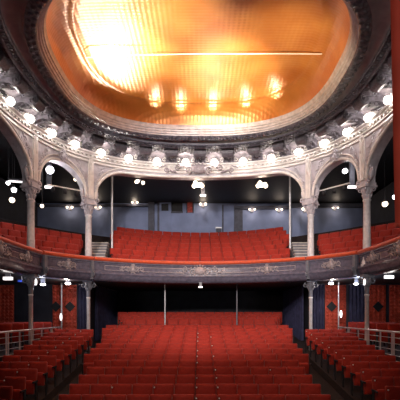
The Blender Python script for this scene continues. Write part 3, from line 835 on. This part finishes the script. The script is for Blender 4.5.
def cluster(px, py, Y, n, label, e=30, r=.08):
    c = at(px, py, Y); t = thing('hanging_lamp', c, label, 'lamp', 'hanging bulb clusters under the arch')
    a = MB(); a.tube([(c[0], c[1], 9.62), (c[0], c[1], c[2]+.12)], .010, 6); build('stem', a, 'black', t)
    a = MB(); a.lathe(c, [(0, .14), (.05, .13), (.06, .10), (.03, .06), (0, .06)], 10)
    for k in range(n):
        th = 2*pi*k/n+.3; a.tube([(c[0], c[1], c[2]+.10), (c[0]+.15*cos(th), c[1]+.15*sin(th), c[2]+.08)], .012, 6)
    build('crown', a, 'iron_dark', t)
    for k in range(n):
        th = 2*pi*k/n+.3; a = MB(); a.ball((c[0]+.19*cos(th), c[1]+.19*sin(th), c[2]+(.05 if k % 2 else -.02)), r, 10); build('bulb', a, 'bulb_warm', t)
    light('hanging_lamp_light', 'POINT', (0, 0, -.16), e, (1, .82, .66), parent=t, shadow_soft_size=.15)
cluster(139, 182, 20.2, 3, 'bulb cluster hanging under the middle arch, left one of three')
cluster(198, 185, 19.8, 5, 'large bulb cluster hanging below the crown ornament, middle one of three', 40, .10)
cluster(262, 185, 20.2, 5, 'bulb cluster hanging under the middle arch, right one of three', 40, .10)
cluster(80, 181, 18.5, 2, 'small bulb cluster hanging between the two left columns', 14, .07)

def sconce(px, py, Y, label, e=9):
    c = at(px, py, Y); t = thing('wall_sconce', c, label, 'lamp', 'twin sconces on the balcony back wall')
    a = MB(); a.box((c[0]-.08, Y, c[2]-.12), (c[0]+.08, 25.99, c[2]+.14)); build('backplate', a, 'iron_dark', t)
    for sd in (-1, 1):
        a = MB(); a.tube([(c[0], Y, c[2]-.08), (c[0]+sd*.12, Y-.06, c[2]-.10), (c[0]+sd*.15, Y-.08, c[2]-.03)], .014, 6); build('arm', a, 'iron_dark', t)
        a = MB(); a.ball((c[0]+sd*.15, Y-.08, c[2]+.04), .065, 10, (1, 1, 1.2)); build('bulb', a, 'bulb_warm', t)
    light('wall_sconce_light', 'POINT', (0, -.22, -.05), e, (1, .80, .62), parent=t, shadow_soft_size=.12)
for px, py, lab in ((70, 208, 'twin bulb sconce on the wall between the two left columns'), (98, 208, 'twin bulb sconce on the wall just right of the left inner column'), (135, 203, 'twin bulb sconce on the wall left of the dark wall pier'),
                    (203, 205, 'twin bulb sconce on the wall below the small lit sign'), (252, 210, 'twin bulb sconce on the wall over the dark recess'), (279, 210, 'twin bulb sconce on the wall left of the right white pole'),
                    (305, 210, 'twin bulb sconce half behind the right inner column'), (335, 208, 'twin bulb sconce on the wall between the two right columns')):
    sconce(px, py, 25.85, lab)

def flood(px, py, Y, label, r=.14, m='bulb_cool', e=20, hang=9.62, name='floodlight', col=(1, .95, .95)):
    c = at(px, py, Y); t = thing(name, c, label, 'lamp')
    a = MB(); a.ball(c, r, 14); build('globe', a, m, t)
    a = MB(); a.tube([(c[0], c[1]+.02, hang), (c[0], c[1]+.02, c[2]+r*.8)], .010, 6); build('stem', a, 'black', t)
    a = MB(); a.lathe((c[0], c[1], c[2]), [(r*.4, r*1.15), (r*.75, r*.85), (r*.8, r*.62)], 12); build('cap', a, 'iron_dark', t)
    if e: light(name+'_light', 'POINT', (0, -r-.1, -.02), e, col, parent=t, shadow_soft_size=r)
flood(50, 170, 17.0, 'large bright globe light hanging just right of the outer left column', .15, 'bulb_cool', 45)
flood(345, 171, 18.0, 'round white globe light hanging between the two right columns', .11, 'bulb_cool', 18)
flood(8, 183, 17.5, 'small white globe in the dark left gallery, highest of three', .08, 'bulb_cool', 3)
flood(14, 190, 17.0, 'small white globe in the dark left gallery, middle of three', .10, 'bulb_cool', 3)
flood(12, 200, 17.5, 'small white globe in the dark left gallery, lowest of three', .11, 'bulb_warm', 3)
flood(395, 197, 17.5, 'small white globe in the dark right gallery, upper of two', .10, 'bulb_cool', 3)
flood(385, 204, 17.0, 'small white globe in the dark right gallery, lower of two', .11, 'bulb_warm', 3)
flood(42, 206, 17.0, 'small warm globe beside the outer left column shaft', .07, 'bulb_warm', 3)

def slab_lamp(px, py, Y, w_, h_, label, m, e, name, ztop, col=(1, .95, .9), blob=False):
    c = at(px, py, Y); t = thing(name, c, label, 'light')
    a = MB()
    if blob: a.ball(c, w_*.8, 12, (1, 1, .45))
    else: a.box((c[0]-w_, Y-.05, c[2]-h_), (c[0]+w_, Y+.05, c[2]+h_))
    build('diffuser', a, m, t)
    a = MB(); a.box((c[0]-w_*.6, Y-.04, c[2]+h_*.9), (c[0]+w_*.6, Y+.04, ztop)); build('mount', a, 'iron_dark', t)
    if e: light(name+'_light', 'POINT', (0, -.22, -.16), e, col, parent=t, shadow_soft_size=.1)
slab_lamp(203, 195.5, 20.6, .14, .04, 'small white lit sign hanging below the middle bulb cluster', 'sign', 0, 'lit_sign', 9.62)
slab_lamp(49, 187, 18.2, .17, .05, 'white lit sign box right of the outer left column', 'sign', 0, 'lit_sign', 9.62)
slab_lamp(352, 187, 18.2, .17, .05, 'white lit sign box left of the outer right column', 'sign', 0, 'lit_sign', 9.62)
slab_lamp(8, 278.5, 15.0, .15, .05, 'rectangular white light under the left side gallery', 'sign', 3, 'soffit_light', 4.43)
slab_lamp(389, 277, 15.0, .15, .05, 'rectangular white light under the right side gallery', 'sign', 3, 'soffit_light', 4.43)
slab_lamp(20, 281, 16.2, .11, .04, 'dim blue round light under the left gallery', 'bulb_blue', 0, 'soffit_light', 4.43, (.2, .3, 1), True)
slab_lamp(43, 284.5, 16.8, .13, .04, 'round white light under the balcony right of the left platform column', 'bulb_cool', 32, 'soffit_light', 4.43, (.8, .85, 1), True)
slab_lamp(68, 283.5, 18.2, .15, .04, 'flat oval white light under the balcony above the left double door', 'bulb_cool', 28, 'soffit_light', 4.43, (1, .85, .75), True)
slab_lamp(331, 283.5, 18.2, .14, .04, 'flat oval white light under the balcony above the right padded door', 'bulb_cool', 36, 'soffit_light', 4.43, (1, .85, .75), True)
slab_lamp(356, 284, 16.8, .11, .04, 'round white light under the balcony left of the right platform column', 'bulb_cool', 36, 'soffit_light', 4.43, (.7, .8, 1), True)
slab_lamp(200.5, 287, 19.1, .09, .03, 'tiny white light under the middle of the balcony parapet', 'sign', 0, 'soffit_light', 4.43)
for px, py, Y, lab in ((61, 317, 19.3, 'tall white lamp on the pole before the left double door'), (341, 314, 18.9, 'tall white lamp on the pole before the right padded door'), (364.5, 282, 15.2, 'white spotlight on the capital of the right platform column'), (36, 282, 15.2, 'small white spotlight on the capital of the left platform column')):
    c = at(px, py, Y); t = thing('pole_lamp', c, lab, 'lamp')
    k = .6 if py == 282 else .85
    a = MB(); a.ball(c, .09*k, 10, (.8, .8, 2.2)); build('shade', a, 'sign', t)
    a = MB(); a.tube([(c[0], c[1], c[2]+.1), (c[0]+.05, c[1]+.12, c[2]+.12)], .02, 6); build('bracket', a, 'iron_dark', t)

# lighting bars slung across the narrow bays and the left gallery tube
def bar(p0, p1, label, cans):
    a0, a1 = at(*p0), at(*p1); m_ = tuple((a0[i]+a1[i])/2 for i in range(3))
    t = thing('lighting_bar', m_, label, 'lighting bar', 'lighting bars in the side bays')
    a = MB(); a.tube([a0, a1], .028, 8); build('pipe', a, 'white', t)
    for k in range(cans):
        f = (k+.5)/cans; c = tuple(a0[i]+(a1[i]-a0[i])*f for i in range(3))
        a = MB(); a.lathe((c[0], c[1], c[2]-.24), [(0, 0), (.07, 0), (.075, .14), (.05, .19), (0, .2)], 10); build('spotlight', a, 'black', t)
    for e_ in (a0, a1):
        a = MB(); a.tube([e_, (e_[0], e_[1], 9.62)], .008, 6); build('hanger', a, 'black', t)
bar((47, 184.5, 16.6), (82, 191, 17.6), 'white lighting bar slung between the two left columns', 3)
bar((319, 191, 17.6), (350, 183, 16.6), 'white lighting bar slung between the two right columns', 3)
c0, c1 = at(9, 181, 16.6), at(27, 182.5, 16.6)
t = thing('tube_light', c0, 'long dim fluorescent tube in the dark left gallery', 'light')
a = MB(); a.tube([c0, c1], .035, 8); build('tube', a, 'sign', t)
a = MB(); a.box((c0[0], c0[1]-.03, c0[2]+.03), (c1[0], c0[1]+.03, c0[2]+.09)); build('housing', a, 'iron_dark', t)
for cc in (c0, c1):
    a = MB(); a.tube([(cc[0], cc[1], cc[2]+.05), (cc[0], cc[1], 9.62)], .008, 6); build('hanger', a, 'black', t)
